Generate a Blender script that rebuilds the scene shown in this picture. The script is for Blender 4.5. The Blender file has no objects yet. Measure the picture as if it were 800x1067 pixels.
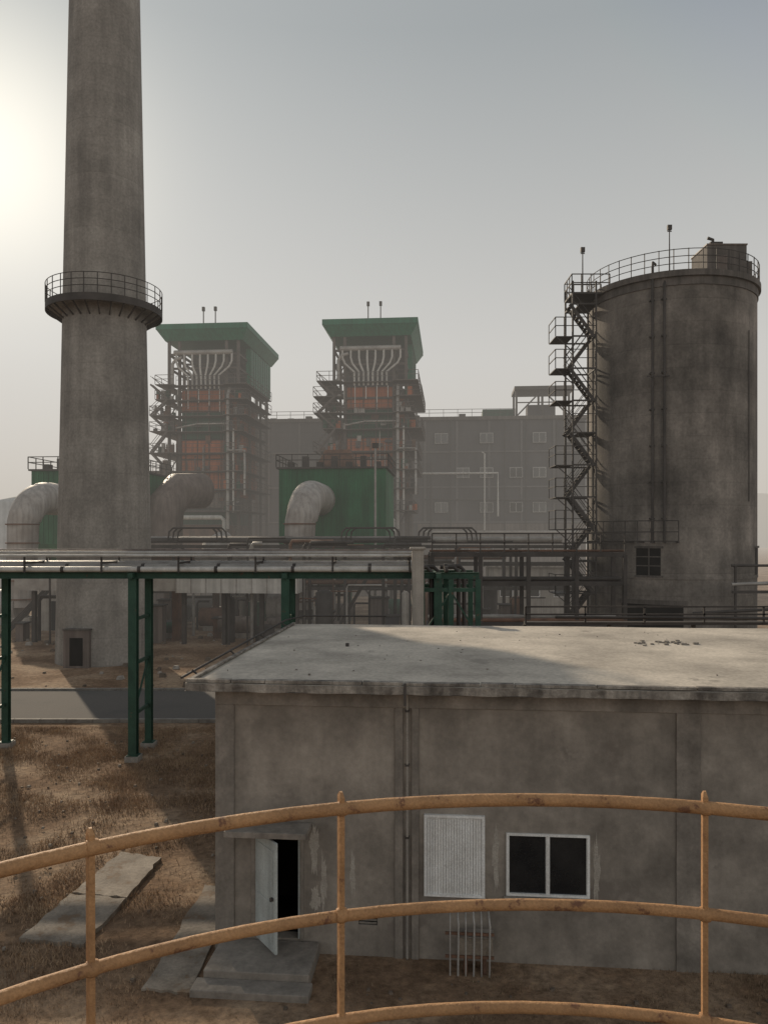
import bpy, math, random
import numpy as np
from mathutils import Vector, Matrix
random.seed(7); rng=np.random.default_rng(5)
D=bpy.data; C=bpy.context; scene=C.scene
YAW=math.radians(-5.0)
SUN_AZ=math.radians(-28); SUN_EL=math.radians(24)
S=Vector((math.sin(SUN_AZ)*math.cos(SUN_EL), math.cos(SUN_AZ)*math.cos(SUN_EL), math.sin(SUN_EL)))

# ------------------------------------------------------------ materials
def mat(name,c1,c2=None,scale=1.5,rough=.85,streak=0,bump=.15,metal=0,bands=0,bandh=1.5,
        grain=40,spot=None,spotamt=.0,spotscale=3,lo=.35,hi=.65,streakscale=3,finevar=.2,spec=.3,cloud=0,cloudscale=.5):
    m=D.materials.new(name); m.use_nodes=True; nt=m.node_tree; N=nt.nodes; L=nt.links
    bs=N['Principled BSDF']; bs.inputs['Roughness'].default_value=rough; bs.inputs['Metallic'].default_value=metal
    bs.inputs['Specular IOR Level'].default_value=spec
    if c2 is None: c2=tuple(x*.7 for x in c1)
    tc=N.new('ShaderNodeTexCoord')
    def noise(sc,det=4,vec=None,r=.6):
        n=N.new('ShaderNodeTexNoise'); n.inputs['Scale'].default_value=sc; n.inputs['Detail'].default_value=det
        n.inputs['Roughness'].default_value=r
        L.new(vec if vec else tc.outputs['Object'],n.inputs['Vector']); return n.outputs['Fac']
    def ramp(f,a,b,va=0,vb=1):
        r=N.new('ShaderNodeMapRange'); r.inputs['From Min'].default_value=a; r.inputs['From Max'].default_value=b
        r.inputs['To Min'].default_value=va; r.inputs['To Max'].default_value=vb; L.new(f,r.inputs['Value']); return r.outputs['Result']
    def mix(f,a,b,mode='MIX'):
        x=N.new('ShaderNodeMix'); x.data_type='RGBA'; x.blend_type=mode
        if isinstance(f,(int,float)): x.inputs[0].default_value=f
        else: L.new(f,x.inputs[0])
        for i,v in ((6,a),(7,b)):
            if isinstance(v,tuple): x.inputs[i].default_value=(*v,1)
            else: L.new(v,x.inputs[i])
        return x.outputs[2]
    def gray(f):
        x=N.new('ShaderNodeCombineColor')
        for i in range(3): L.new(f,x.inputs[i])
        return x.outputs[0]
    col=mix(ramp(noise(scale),lo,hi),c1,c2)
    if finevar>0: col=mix(1.0,col,gray(ramp(noise(grain,2),.3,.7,1-finevar,1+finevar*.4)),'MULTIPLY')
    if cloud>0:
        col=mix(1.0,col,gray(ramp(noise(cloudscale,7,None,.66),.36,.6,1-cloud,1.08)),'MULTIPLY')
    if streak>0:
        mp=N.new('ShaderNodeMapping'); mp.inputs['Scale'].default_value=(streakscale,streakscale,.12)
        L.new(tc.outputs['Object'],mp.inputs['Vector'])
        col=mix(1.0,col,gray(ramp(noise(1,4,mp.outputs[0],.65),.38,.62,1-streak,1.05)),'MULTIPLY')
    if bands>0:
        sx=N.new('ShaderNodeSeparateXYZ'); L.new(tc.outputs['Object'],sx.inputs[0])
        d=N.new('ShaderNodeMath'); d.operation='DIVIDE'; L.new(sx.outputs[2],d.inputs[0]); d.inputs[1].default_value=bandh
        fl=N.new('ShaderNodeMath'); fl.operation='FLOOR'; L.new(d.outputs[0],fl.inputs[0])
        w=N.new('ShaderNodeTexWhiteNoise'); w.noise_dimensions='1D'; L.new(fl.outputs[0],w.inputs['W'])
        col=mix(1.0,col,gray(ramp(w.outputs['Value'],0,1,1-bands,1)),'MULTIPLY')
        fr=N.new('ShaderNodeMath'); fr.operation='FRACT'; L.new(d.outputs[0],fr.inputs[0])
        col=mix(1.0,col,gray(ramp(fr.outputs[0],0,.05,1-bands*1.3,1)),'MULTIPLY')
    if spot:
        col=mix(ramp(noise(spotscale,6,None,.7),.62-spotamt,.68-spotamt),col,spot)
    L.new(col,bs.inputs['Base Color'])
    if bump>.03:
        b=N.new('ShaderNodeBump'); b.inputs['Strength'].default_value=bump; b.inputs['Distance'].default_value=.03
        L.new(noise(grain*.5,4),b.inputs['Height']); L.new(b.outputs[0],bs.inputs['Normal'])
    return m
M={}
M['stack']=mat('stack_concrete',(.35,.325,.29),(.26,.24,.215),scale=.35,streak=.22,bands=.10,bandh=1.5,grain=8,streakscale=1.3,cloud=.22,cloudscale=.3)
M['silo']=mat('silo_concrete',(.31,.275,.24),(.175,.157,.138),scale=.2,streak=.36,bands=.16,bandh=1.25,grain=7,streakscale=.8,lo=.4,hi=.6,cloud=.42,cloudscale=.3)
M['silodark']=mat('silo_rim',(.17,.15,.135),(.10,.09,.08),scale=.8,streak=.3)
M['wall']=mat('plaster_wall',(.34,.30,.255),(.235,.207,.176),scale=.55,streak=.14,grain=14,bump=.3,spot=(.175,.152,.13),spotamt=.03,spotscale=.5,streakscale=1.4,lo=.38,hi=.62,cloud=.36,cloudscale=.8,finevar=.10)
M['frame']=mat('frame_concrete',(.32,.283,.243),(.225,.2,.172),scale=1.2,streak=.2,grain=18,bump=.4,streakscale=2,cloud=.36,cloudscale=1.3,finevar=.12)
M['patch']=mat('plaster_patch',(.42,.385,.335),(.32,.29,.25),scale=3,grain=40,bump=.5)
M['roof']=mat('roof_screed',(.56,.50,.42),(.44,.392,.33),scale=.5,grain=14,bump=.25,spot=(.28,.25,.21),spotamt=-.01,spotscale=.8,lo=.4,hi=.62,cloud=.3,cloudscale=.6)
M['roofedge']=mat('roof_edge',(.40,.36,.31),(.14,.122,.105),scale=3.5,streak=.5,grain=30,bump=.7)
M['white']=mat('white_paint',(.78,.78,.76),(.68,.67,.64),scale=3,rough=.5,bump=.03,streak=.12)
M['doorp']=mat('door_paint',(.52,.56,.54),(.42,.44,.42),scale=2,rough=.5,bump=.03,streak=.25)
M['glass']=mat('dark_glass',(.012,.013,.015),(.03,.03,.03),scale=1,rough=.12,bump=0,spec=.6)
M['black']=mat('painted_interior_shade',(.012,.011,.01),(.02,.018,.016),bump=0)  # near-black colour stands in for the shade inside openings
M['rail']=mat('ochre_rail_paint',(.47,.26,.12),(.34,.185,.085),scale=6,rough=.65,grain=120,bump=.25,spot=(.17,.08,.045),spotamt=.04,spotscale=12)
M['deck']=mat('deck_plate',(.12,.11,.10),(.07,.06,.05),rough=.6)
M['green']=mat('green_steel',(.035,.085,.058),(.025,.06,.042),scale=3,rough=.6,bump=.05,spot=(.10,.06,.04),spotamt=-.01,spotscale=5)
M['clad']=mat('green_cladding',(.015,.17,.095),(.012,.125,.07),scale=.5,rough=.6,bump=0,streak=.25)
M['bag']=mat('filter_green_cladding',(.025,.165,.07),(.02,.115,.05),scale=.5,rough=.65,bump=0,streak=.35,streakscale=1)
M['cladd']=mat('dark_green_cladding',(.03,.11,.07),(.02,.075,.045),scale=.5,rough=.7,bump=0,streak=.3)
M['orange']=mat('orange_cladding',(.60,.19,.085),(.42,.14,.07),scale=.7,rough=.75,bump=0,streak=.3,bands=.2,bandh=1.1)
M['steel']=mat('dark_steel',(.075,.066,.06),(.045,.04,.036),scale=1,rough=.7,bump=0,finevar=0)
M['steelb']=mat('boiler_steel',(.13,.11,.098),(.085,.072,.065),scale=1,rough=.75,bump=0,finevar=0)
M['rusty']=mat('rusty_steel',(.19,.105,.07),(.10,.062,.045),scale=1.2,rough=.8,bump=.1)
M['pipe']=mat('pipe_jacket',(.38,.36,.33),(.26,.24,.22),scale=1.2,rough=.5,bump=0,metal=.2)
M['pipel']=mat('pale_pipe',(.58,.56,.52),(.46,.44,.405),scale=1.2,rough=.5,bump=0,streak=.2)
M['duct']=mat('duct_jacket',(.46,.43,.40),(.30,.265,.235),scale=.5,rough=.6,bump=.05,streak=.3)
M['duct2']=mat('brown_duct',(.22,.18,.155),(.15,.115,.095),scale=.5,rough=.6,bump=.05,streak=.3)
M['hall']=mat('hall_cladding',(.105,.099,.102),(.08,.076,.079),scale=.2,rough=.85,bump=0,streak=.22,streakscale=.5,bands=.1,bandh=3.2)
M['hallb']=mat('hall_brick',(.20,.165,.145),(.14,.118,.105),scale=.3,streak=.3)
M['halltrim']=mat('hall_trim',(.17,.16,.158),(.12,.113,.11),scale=.3)
M['hallwin']=mat('hall_window_frame',(.42,.41,.39),(.32,.31,.295),scale=.3)
M['conc']=mat('grey_concrete',(.40,.365,.32),(.28,.255,.225),scale=1,streak=.25)
M['road']=mat('asphalt_dusty',(.15,.135,.12),(.10,.092,.083),scale=.5,grain=25,rough=.95,cloud=.2)
M['kerb']=mat('kerb_concrete',(.26,.24,.21),(.17,.15,.13),scale=3)
M['path']=mat('path_concrete',(.31,.265,.215),(.21,.175,.138),scale=1.5,grain=25,bump=.5,spot=(.17,.12,.08),spotamt=.06,spotscale=1.5,cloud=.25,cloudscale=2)
M['hill']=mat('hazy_hill',(.10,.095,.08),(.07,.07,.055),scale=.02)
M['tank']=mat('pale_tank_paint',(.55,.55,.54),(.42,.42,.40),scale=.5,streak=.2)
M['rock']=mat('gravel_mound',(.17,.13,.10),(.10,.08,.06),scale=1)

def ground_mat():
    m=D.materials.new('dry_ground'); m.use_nodes=True; nt=m.node_tree; N=nt.nodes; L=nt.links
    bs=N['Principled BSDF']; bs.inputs['Roughness'].default_value=1; bs.inputs['Specular IOR Level'].default_value=.1
    tc=N.new('ShaderNodeTexCoord')
    def nz(s,d=6,r=.6):
        n=N.new('ShaderNodeTexNoise'); n.inputs['Scale'].default_value=s; n.inputs['Detail'].default_value=d; n.inputs['Roughness'].default_value=r
        L.new(tc.outputs['Object'],n.inputs['Vector']); return n.outputs['Fac']
    def cr(f,els):
        r=N.new('ShaderNodeValToRGB'); e=r.color_ramp.elements
        e[0].position=els[0][0]; e[0].color=(*els[0][1],1); e[1].position=els[-1][0]; e[1].color=(*els[-1][1],1)
        for p,c in els[1:-1]:
            x=e.new(p); x.color=(*c,1)
        L.new(f,r.inputs[0]); return r.outputs[0]
    a=cr(nz(.35),[(.3,(.16,.105,.07)),(.48,(.27,.185,.125)),(.62,(.40,.30,.215))])
    b=cr(nz(5,6,.75),[(.3,(.4,.38,.35)),(.5,(.82,.8,.77)),(.7,(1.2,1.15,1.05))])
    x=N.new('ShaderNodeMix'); x.data_type='RGBA'; x.blend_type='MULTIPLY'; x.inputs[0].default_value=1
    L.new(a,x.inputs[6]); L.new(b,x.inputs[7]); L.new(x.outputs[2],bs.inputs['Base Color'])
    bp=N.new('ShaderNodeBump'); bp.inputs['Strength'].default_value=.8; bp.inputs['Distance'].default_value=.08
    L.new(nz(6,6,.7),bp.inputs['Height']); L.new(bp.outputs[0],bs.inputs['Normal'])
    return m
M['ground']=ground_mat()

# ------------------------------------------------------------ builder
class B:
    def __init__(s): s.v=[];s.f=[];s.m=[];s.sm=[];s.names=[]
    def _mi(s,k):
        if k not in s.names: s.names.append(k)
        return s.names.index(k)
    def add(s,vs,fs,k,smooth=False):
        o=len(s.v); s.v+= [tuple(v) for v in vs]; mi=s._mi(k)
        for f in fs: s.f.append(tuple(i+o for i in f)); s.m.append(mi); s.sm.append(smooth)
    def box(s,x0,x1,y0,y1,z0,z1,k):
        s.add([(x0,y0,z0),(x1,y0,z0),(x1,y1,z0),(x0,y1,z0),(x0,y0,z1),(x1,y0,z1),(x1,y1,z1),(x0,y1,z1)],
              [(0,3,2,1),(4,5,6,7),(0,1,5,4),(1,2,6,5),(2,3,7,6),(3,0,4,7)],k)
    def hexa(s,b,t,k):
        s.add(list(b)+list(t),[(0,3,2,1),(4,5,6,7),(0,1,5,4),(1,2,6,5),(2,3,7,6),(3,0,4,7)],k)
    def beam(s,p0,p1,w,h,k):
        p0=Vector(p0);p1=Vector(p1);d=(p1-p0)
        if d.length<1e-5:return
        d.normalize(); up=Vector((0,0,1)) if abs(d.z)<.95 else Vector((0,1,0))
        a=d.cross(up).normalized(); b=a.cross(d).normalized()
        q=[]
        for p in (p0,p1):
            for i,j in((-1,-1),(1,-1),(1,1),(-1,1)): q.append(p+a*(w/2*i)+b*(h/2*j))
        s.add(q,[(0,1,2,3),(7,6,5,4),(0,4,5,1),(1,5,6,2),(2,6,7,3),(3,7,4,0)],k)
    def tube(s,pts,r,k,seg=10,cap=True):
        pts=[Vector(p) for p in pts]; n=len(pts)
        rs=r if isinstance(r,(list,tuple)) else [r]*n
        vs=[]; prev=None
        for i,p in enumerate(pts):
            t=(pts[min(i+1,n-1)]-pts[max(i-1,0)]).normalized()
            if prev is None:
                up=Vector((0,0,1)) if abs(t.z)<.9 else Vector((1,0,0)); a=t.cross(up).normalized()
            else:
                a=(prev-t*prev.dot(t)).normalized()
            prev=a; b=t.cross(a)
            for j in range(seg):
                an=2*math.pi*j/seg; vs.append(p+(a*math.cos(an)+b*math.sin(an))*rs[i])
        fs=[]
        for i in range(n-1):
            for j in range(seg):
                j2=(j+1)%seg; fs.append((i*seg+j,i*seg+j2,(i+1)*seg+j2,(i+1)*seg+j))
        s.add(vs,fs,k,True)
        if cap:
            s.add(vs[:seg],[tuple(range(seg))[::-1]],k); s.add(vs[-seg:],[tuple(range(seg))],k)
    def ring(s,c,r0,r1,z0,z1,k,seg=64):
        vs=[]
        for j in range(seg):
            a=2*math.pi*j/seg; ca,sa=math.cos(a),math.sin(a)
            vs+=[(c[0]+r0*ca,c[1]+r0*sa,z0),(c[0]+r1*ca,c[1]+r1*sa,z0),(c[0]+r1*ca,c[1]+r1*sa,z1),(c[0]+r0*ca,c[1]+r0*sa,z1)]
        fs=[]
        for j in range(seg):
            a=4*j;b=4*((j+1)%seg)
            fs+=[(a,b,b+1,a+1),(a+1,b+1,b+2,a+2),(a+2,b+2,b+3,a+3),(a+3,b+3,b,a)]
        s.add(vs,fs,k)
    def circ(s,c,r,z,rr,k,a0=0,a1=2*math.pi,n=64,seg=6):
        s.tube([(c[0]+r*math.cos(a0+(a1-a0)*i/n),c[1]+r*math.sin(a0+(a1-a0)*i/n),z) for i in range(n+1)],rr,k,seg,cap=False)
    def rail(s,p0,p1,k='steel',h=1.1,sp=1.5,r=.03):
        p0=Vector(p0);p1=Vector(p1);d=p1-p0;n=max(1,int(d.length/sp))
        for zz in (h,h*.55): s.beam(p0+Vector((0,0,zz)),p1+Vector((0,0,zz)),r*2,r*2,k)
        for i in range(n+1):
            p=p0+d*(i/n); s.beam(p,p+Vector((0,0,h)),r*2,r*2,k)
    def make(s,name,parent=None,bevel=0):
        me=D.meshes.new(name); me.from_pydata(s.v,[],s.f)
        for k in s.names: me.materials.append(M[k])
        me.polygons.foreach_set('material_index',s.m); me.polygons.foreach_set('use_smooth',s.sm); me.update()
        o=D.objects.new(name,me); scene.collection.objects.link(o)
        if parent: o.parent=parent
        if bevel>0:
            b=o.modifiers.new('bevel','BEVEL'); b.width=bevel; b.segments=2; b.limit_method='ANGLE'; b.angle_limit=math.radians(50)
        return o
def empty(name,loc=(0,0,0),rz=0):
    o=D.objects.new(name,None); o.empty_display_size=.5; o.location=loc; o.rotation_euler=(0,0,rz); scene.collection.objects.link(o); return o

# ------------------------------------------------------------ ground
n=140
xs=np.sign(np.linspace(-1,1,n))*np.abs(np.linspace(-1,1,n))**3*1500; ys=xs+20
vv=[];ff=[]
for j,y in enumerate(ys):
    for i,x in enumerate(xs):
        z=-.02+ (.06*math.sin(x*1.3)*math.sin(y*.9)-.05)*(1 if -16<x<-4 and 12<y<28 else 0)
        vv.append((x,y,z))
for j in range(n-1):
    for i in range(n-1):
        a=j*n+i; ff.append((a,a+1,a+n+1,a+n))
b=B(); b.add(vv,ff,'ground',True); b.make('ground')

def grass(name,n,x0,x1,y0,y1,hmin,hmax,excl,col1,col2,thin=[]):
    x=rng.uniform(x0,x1,n*2); y=rng.uniform(y0,y1,n*2)
    dens=.5+.5*np.sin(x*1.1+np.sin(y*.9)*2+y*.5)*np.sin(y*1.0+np.cos(x*.7)*2.4)
    d2=.5+.5*np.sin(x*3.3+y*1.7)*np.sin(y*2.9-x*1.3)
    keep=rng.random(n*2)<np.clip(1.5*dens-.25,0.04,1)*(.5+.5*d2)
    for (a,bb,c,d) in excl: keep&=~((x>a)&(x<bb)&(y>c)&(y<d))
    for (a,bb,c,d) in thin: keep&=~((x>a)&(x<bb)&(y>c)&(y<d)&(rng.random(n*2)<.86))
    x=x[keep];y=y[keep];k=len(x)
    h=rng.uniform(hmin,hmax,k)*(.6+.6*dens[keep]); a=rng.uniform(0,6.28,k); w=rng.uniform(.006,.014,k)
    la=rng.uniform(0,6.28,k); ln=h*rng.uniform(.3,1.5,k)
    V=np.zeros((k,3,3)); V[:,0]=np.c_[x-w*np.cos(a),y-w*np.sin(a),np.full(k,-.06)]; V[:,1]=np.c_[x+w*np.cos(a),y+w*np.sin(a),np.full(k,-.06)]
    V[:,2]=np.c_[x+ln*np.cos(la),y+ln*np.sin(la),h*.8]
    me=D.meshes.new(name); me.from_pydata(V.reshape(-1,3).tolist(),[],np.arange(k*3).reshape(-1,3).tolist())
    m=mat(name+'_mat',col1,col2,scale=1.2,grain=15,bump=0,rough=1,finevar=.4,spec=.1); me.materials.append(m)
    o=D.objects.new(name,me); scene.collection.objects.link(o)
grass('dry_grass',130000,-16,-2.0,9,28.5,.02,.09,[(-3.0,12,11.8,23),(-30,20,28.6,35.6)],(.46,.33,.215),(.28,.19,.125),[(-3.6,-.9,11.3,15.3),(-6.1,-5.1,13.4,16.9)])
grass('dry_grass',22000,-2,9,8,12.6,.02,.07,[(-2.9,-.9,11.2,13.4)],(.32,.24,.16),(.2,.14,.09))

b=B(); b.add([(-80,29.3,.03),(60,29.3,.03),(60,35,.03),(-80,35,.03)],[(0,1,2,3)],'road'); b.make('road')
b=B()
for x in range(-60,40):
    b.box(x+.01,x+.99,29.1,29.28,-.05,.12,'kerb'); b.box(x+.01,x+.99,35.02,35.2,-.05,.12,'kerb')
b.make('road_kerb')
b=B()
def slab(q):
    pts=[]; r_=random.Random(int(q[0][0]*100))
    for i in range(4):
        a=Vector((*q[i],0)); c=Vector((*q[(i+1)%4],0)); nrm=(c-a).normalized().cross(Vector((0,0,1)))
        for t in range(10):
            p=a.lerp(c,t/10)+nrm*(r_.uniform(-.05,.02) if t else 0); pts.append((p.x,p.y))
    n_=len(pts); b.add([(x,y,.02) for x,y in pts]+[(x,y,-.12) for x,y in pts],[tuple(range(n_))]+[(i,i+n_,(i+1)%n_+n_,(i+1)%n_) for i in range(n_)],'path')
for q in [[(-6.35,13.4),(-5.15,13.2),(-5.0,14.9),(-6.15,15.1)],[(-6.13,15.13),(-4.98,14.93),(-4.85,16.8),(-5.85,17.1)],
            [(-3.75,11.9),(-2.95,11.8),(-2.98,15.3),(-3.6,15.5)]]: slab(q)
b.make('concrete_path')

# ------------------------------------------------------------ near building
P=empty('utility_building',(-2.87,13.1,0),YAW)
LX=15.0; DY=7.7; HZ=4.47
b=B()
def wall_with_holes(b,x0,x1,z0,z1,y0,y1,holes,k):
    xsn=sorted({x0,x1,*[h[0] for h in holes],*[h[1] for h in holes]}); zsn=sorted({z0,z1,*[h[2] for h in holes],*[h[3] for h in holes]})
    for i in range(len(xsn)-1):
        run=None
        for j in range(len(zsn)-1):
            cx=(xsn[i]+xsn[i+1])/2; cz=(zsn[j]+zsn[j+1])/2
            solid=not any(h[0]<cx<h[1] and h[2]<cz<h[3] for h in holes)
            if solid:
                if run is None: run=zsn[j]
            if (not solid) and run is not None:
                b.box(xsn[i],xsn[i+1],y0,y1,run,zsn[j],k); run=None
        if run is not None: b.box(xsn[i],xsn[i+1],y0,y1,run,z1,k)
holes=[(.70,1.46,.22,2.06),(3.62,4.48,1.1,2.34),(4.9,6.25,1.1,2.13),(2.45,2.77,.5,.78)]
wall_with_holes(b,.02,LX,-.3,HZ-.02,.03,.25,holes,'wall')
b.box(.02,.25,.251,DY,-.3,HZ-.02,'wall'); b.box(LX-.25,LX,.251,DY,-.3,HZ-.02,'wall'); b.box(.02,LX,DY+.001,DY+.2,-.3,HZ-.02,'wall')
b.make('walls',P)
b=B()
for x0,x1 in ((0,.33),(3.06,3.2),(3.34,3.46),(7.62,8.0),(12.2,12.6)): b.box(x0,x1,-.004,.05,-.3,4.16,'frame')
b.box(0,LX,-.012,.05,4.16,HZ-.005,'frame')
b.box(.002,.05,.051,DY,4.16,HZ-.005,'frame')
b.make('pilasters_and_ring_beam',P,bevel=.01)
b=B()
nx,ny=60,24; x0,x1,y0,y1=-.38,LX+.4,-.46,DY+.55
vs=[]
for j in range(ny+1):
    for i in range(nx+1):
        x=x0+(x1-x0)*i/nx; y=y0+(y1-y0)*j/ny
        jx=(.012*math.sin(y*9)+.008*math.sin(y*23)) if i in(0,nx) else 0; jy=(.012*math.sin(x*5.3)+.01*math.sin(x*13.7)) if j in (0,ny) else 0
        e=min((x-x0),(y-y0),(x1-x),(y1-y))
        z=4.6+.03*min(1,e/1.5)+.006*math.sin(x*1.1)*math.sin(y*1.7)
        vs.append((x+jx,y+jy,z))
fs=[(j*(nx+1)+i,j*(nx+1)+i+1,(j+1)*(nx+1)+i+1,(j+1)*(nx+1)+i) for j in range(ny) for i in range(nx)]
b.add(vs,fs,'roof',True)
per=[i for i in range(nx+1)]+[j*(nx+1)+nx for j in range(1,ny+1)]+[ny*(nx+1)+i for i in range(nx-1,-1,-1)]+[j*(nx+1) for j in range(ny-1,0,-1)]
top=[vs[i] for i in per]; bot=[(x,y,4.47+.008*math.sin(x*7+y*5)) for x,y,z in top]; m_=len(per)
b.add(top+bot,[(i,i+m_,(i+1)%m_+m_,(i+1)%m_) for i in range(m_)],'roofedge')
b.add([(x0,y0,4.47),(x1,y0,4.47),(x1,y1,4.47),(x0,y1,4.47)],[(0,3,2,1)],'roofedge')
b.make('roof_slab',P)
b=B()
b.box(3.24,3.28,-.50,-.475,4.3,4.66,'steel')
x=-.36; rm=random.Random(3)
while x<LX:
    l=rm.uniform(.5,1.6); b.beam((x,-.37+rm.uniform(-.01,.01),4.635),(x+l-.015,-.37+rm.uniform(-.01,.01),4.635),.13+rm.uniform(-.02,.02),.05+rm.uniform(-.012,.015),'roofedge'); x+=l
b.beam((-.31,-.28,4.64),(-.31,DY+.4,4.64),.08,.04,'roofedge')
for i in range(34):
    cx=rm.gauss(8.8,.5);cy=rm.gauss(4.85,.25);r=rm.uniform(.015,.05); b.box(cx-r,cx+r,cy-r*.8,cy+r*.7,4.6,4.63+r*.8,'frame')
for i in range(40):
    cx=rm.uniform(0,10);cy=rm.uniform(.3,7);r=rm.uniform(.008,.022); b.box(cx-r,cx+r,cy-r*.8,cy+r*.7,4.6,4.632+r*.8,'frame')
b.tube([(1.75,3.8,4.6),(1.75,3.8,4.70)],.04,'steel')
b.make('roof_details',P,bevel=.008)
b=B()
b.box(.3,1.66,-.52,-.005,2.10,2.2,'frame'); b.box(.62,.70,-.006,.06,.22,2.098,'frame'); b.box(1.46,1.52,-.006,.06,.22,2.098,'frame')
b.make('door_canopy',P,bevel=.01)
b=B(); th=math.radians(50); W=.74
hx,hy=.70,-.01; dx,dy=math.cos(th),-math.sin(th)
def leafbox(a0,a1,t0,t1,z0,z1,k):
    nxx,nyy=math.sin(th),math.cos(th)
    q=[(hx+dx*a+nxx*t,hy+dy*a+nyy*t) for a,t in((a0,t0),(a1,t0),(a1,t1),(a0,t1))]
    b.hexa([(x,y,z0) for x,y in q],[(x,y,z1) for x,y in q],k)
leafbox(0,W,0,.04,.25,2.05,'doorp')
for (a0,a1,z0,z1) in ((.1,W-.1,.4,1.05),(.1,W-.1,1.2,1.9)): leafbox(a0,a1,-.012,-.001,z0,z1,'doorp')
leafbox(W-.1,W-.06,-.06,-.013,1.1,1.16,'steel')
b.box(.70,.735,.02,.12,.22,2.06,'doorp');b.box(1.425,1.46,.02,.12,.22,2.06,'doorp');b.box(.736,1.424,.02,.12,2.02,2.06,'doorp')
b.make('door',P,bevel=.005)
b=B(); b.box(.3,LX-.3,1.6,1.7,0,4.3,'black'); b.box(.26,LX-.3,.26,1.6,-.1,.2,'black'); b.make('interior_dark_backing',P)  # added black wall and floor: the room's shade is put into the colour
b=B(); b.box(.12,1.80,-1.0,-.013,-.1,.20,'frame'); b.box(.02,1.86,-1.36,-1.001,-.1,.09,'frame'); b.make('door_steps',P,bevel=.015)
b=B()
b.box(3.55,3.60,-.03,.1,1.05,2.40,'white');b.box(4.50,4.55,-.03,.1,1.05,2.40,'white')
b.box(3.60,4.50,-.03,.1,1.05,1.09,'white');b.box(3.60,4.50,-.03,.1,2.36,2.40,'white')
nsl=20
for i in range(nsl):
    x=3.605+.89*(i+.5)/nsl
    b.hexa([(x-.0215,-.016,1.09),(x+.019,.0,1.09),(x+.019,.006,1.09),(x-.0215,-.01,1.09)],[(x-.0215,-.016,2.36),(x+.019,.0,2.36),(x+.019,.006,2.36),(x-.0215,-.01,2.36)],'white')
b.box(3.6,4.5,.012,.05,1.09,2.36,'white')
b.make('louvre_window',P)
b=B()
fx0,fx1,fz0,fz1=4.90,6.25,1.10,2.13
b.box(fx0,fx0+.04,.0,.09,fz0,fz1,'white');b.box(fx1-.04,fx1,.0,.09,fz0,fz1,'white')
b.box(fx0+.04,fx1-.04,.0,.09,fz0,fz0+.04,'white');b.box(fx0+.04,fx1-.04,.0,.09,fz1-.04,fz1,'white')
cx=(fx0+fx1)/2; b.box(cx-.022,cx+.022,.012,.085,fz0+.04,fz1-.04,'white')
for a,c_ in((fx0+.04,cx-.022),(cx+.022,fx1-.04)):
    b.box(a,a+.012,.025,.07,fz0+.04,fz1-.04,'white'); b.box(c_-.012,c_,.025,.07,fz0+.04,fz1-.04,'white')
    b.box(a+.012,c_-.012,.04,.05,fz0+.04,fz1-.04,'glass')
b.box(fx0-.04,fx1+.04,-.05,-.001,fz0-.06,fz0-.003,'frame')
b.make('sliding_window',P)
b=B()
def blob(cx,cz,rx,rz,k,base=.03,n=60,seed=1):
    r_=random.Random(seed); ph=[r_.uniform(0,6.28) for _ in range(6)]
    pts=[]
    for i in range(n):
        a=2*math.pi*i/n; q=1+.13*math.sin(3*a+ph[0])+.14*math.sin(5*a+ph[1])+.12*math.sin(11*a+ph[2])+.1*math.sin(17*a+ph[3])+.07*math.sin(29*a+ph[4])
        pts.append((cx+rx*q*math.cos(a),base-.003,cz+rz*q*math.sin(a)))
    b.add(pts,[tuple(range(n))],k)
blob(1.70,1.75,.07,.40,'patch',seed=2); blob(1.86,1.2,.05,.45,'patch',seed=3); blob(2.15,1.05,.06,.28,'patch',seed=8);blob(1.72,.9,.08,.2,'patch',seed=9)
blob(2.35,1.35,.045,.35,'patch',seed=12)
blob(6.36,1.55,.05,.5,'patch',seed=4);  blob(4.73,1.7,.05,.5,'patch',seed=6)
b.make('plaster_patches',P)
b=B(); 
for i in range(5): b.box(2.46,2.76,.04,.06,.52+i*.05,.545+i*.05,'frame')
b.box(2.45,2.77,.1,.11,.5,.78,'black'); b.make('wall_vent',P)
b=B(); b.tube([(3.27,-.03,4.4),(3.27,-.03,0)],.022,'conc',8)
for z in(.8,2,3.2,4.1): b.box(3.235,3.305,-.06,.02,z,z+.03,'steel')
b.make('downpipe',P)
b=B(); b.tube([(-.48,-.3,4.66),(-.46,3.5,4.72),(-.42,7.6,4.78),(-.1,8.5,4.8),(2.2,8.55,4.8)],.022,'steel',8)
for y in(.2,2.5,5,7.4): b.beam((-.47,y,4.70),(-.34,y,4.6),.03,.03,'steel')
b.make('side_cable_pipe',P)
P2=empty('conduit_bundle',(-2.87,13.1,0),YAW)
b=B()
for i in range(6):
    x=3.98+i*.125; zt=.92-.02*(i%3); y=-.42
    b.tube([(x,y,-.1),(x+.01*(i%2),y,zt-.1),(x,y+.03,zt-.03),(x,y+.1,zt),(x,0.02,zt)],.012+.004*(i%2),'pipe',8)
for z in (.25,.62): b.box(3.9,4.68,-.40,-.37,z,z+.04,'rusty')
b.make('conduits',P2)
b=B(); b.box(4.12,4.66,-.36,-.12,.28,.56,'path'); b.box(4.10,4.68,-.38,-.10,.56,.59,'frame'); b.box(4.2,4.26,-.36,-.12,-.1,.28,'rusty'); b.box(4.5,4.56,-.36,-.12,-.1,.28,'rusty')
b.make('junction_box',P2,bevel=.01)

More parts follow.
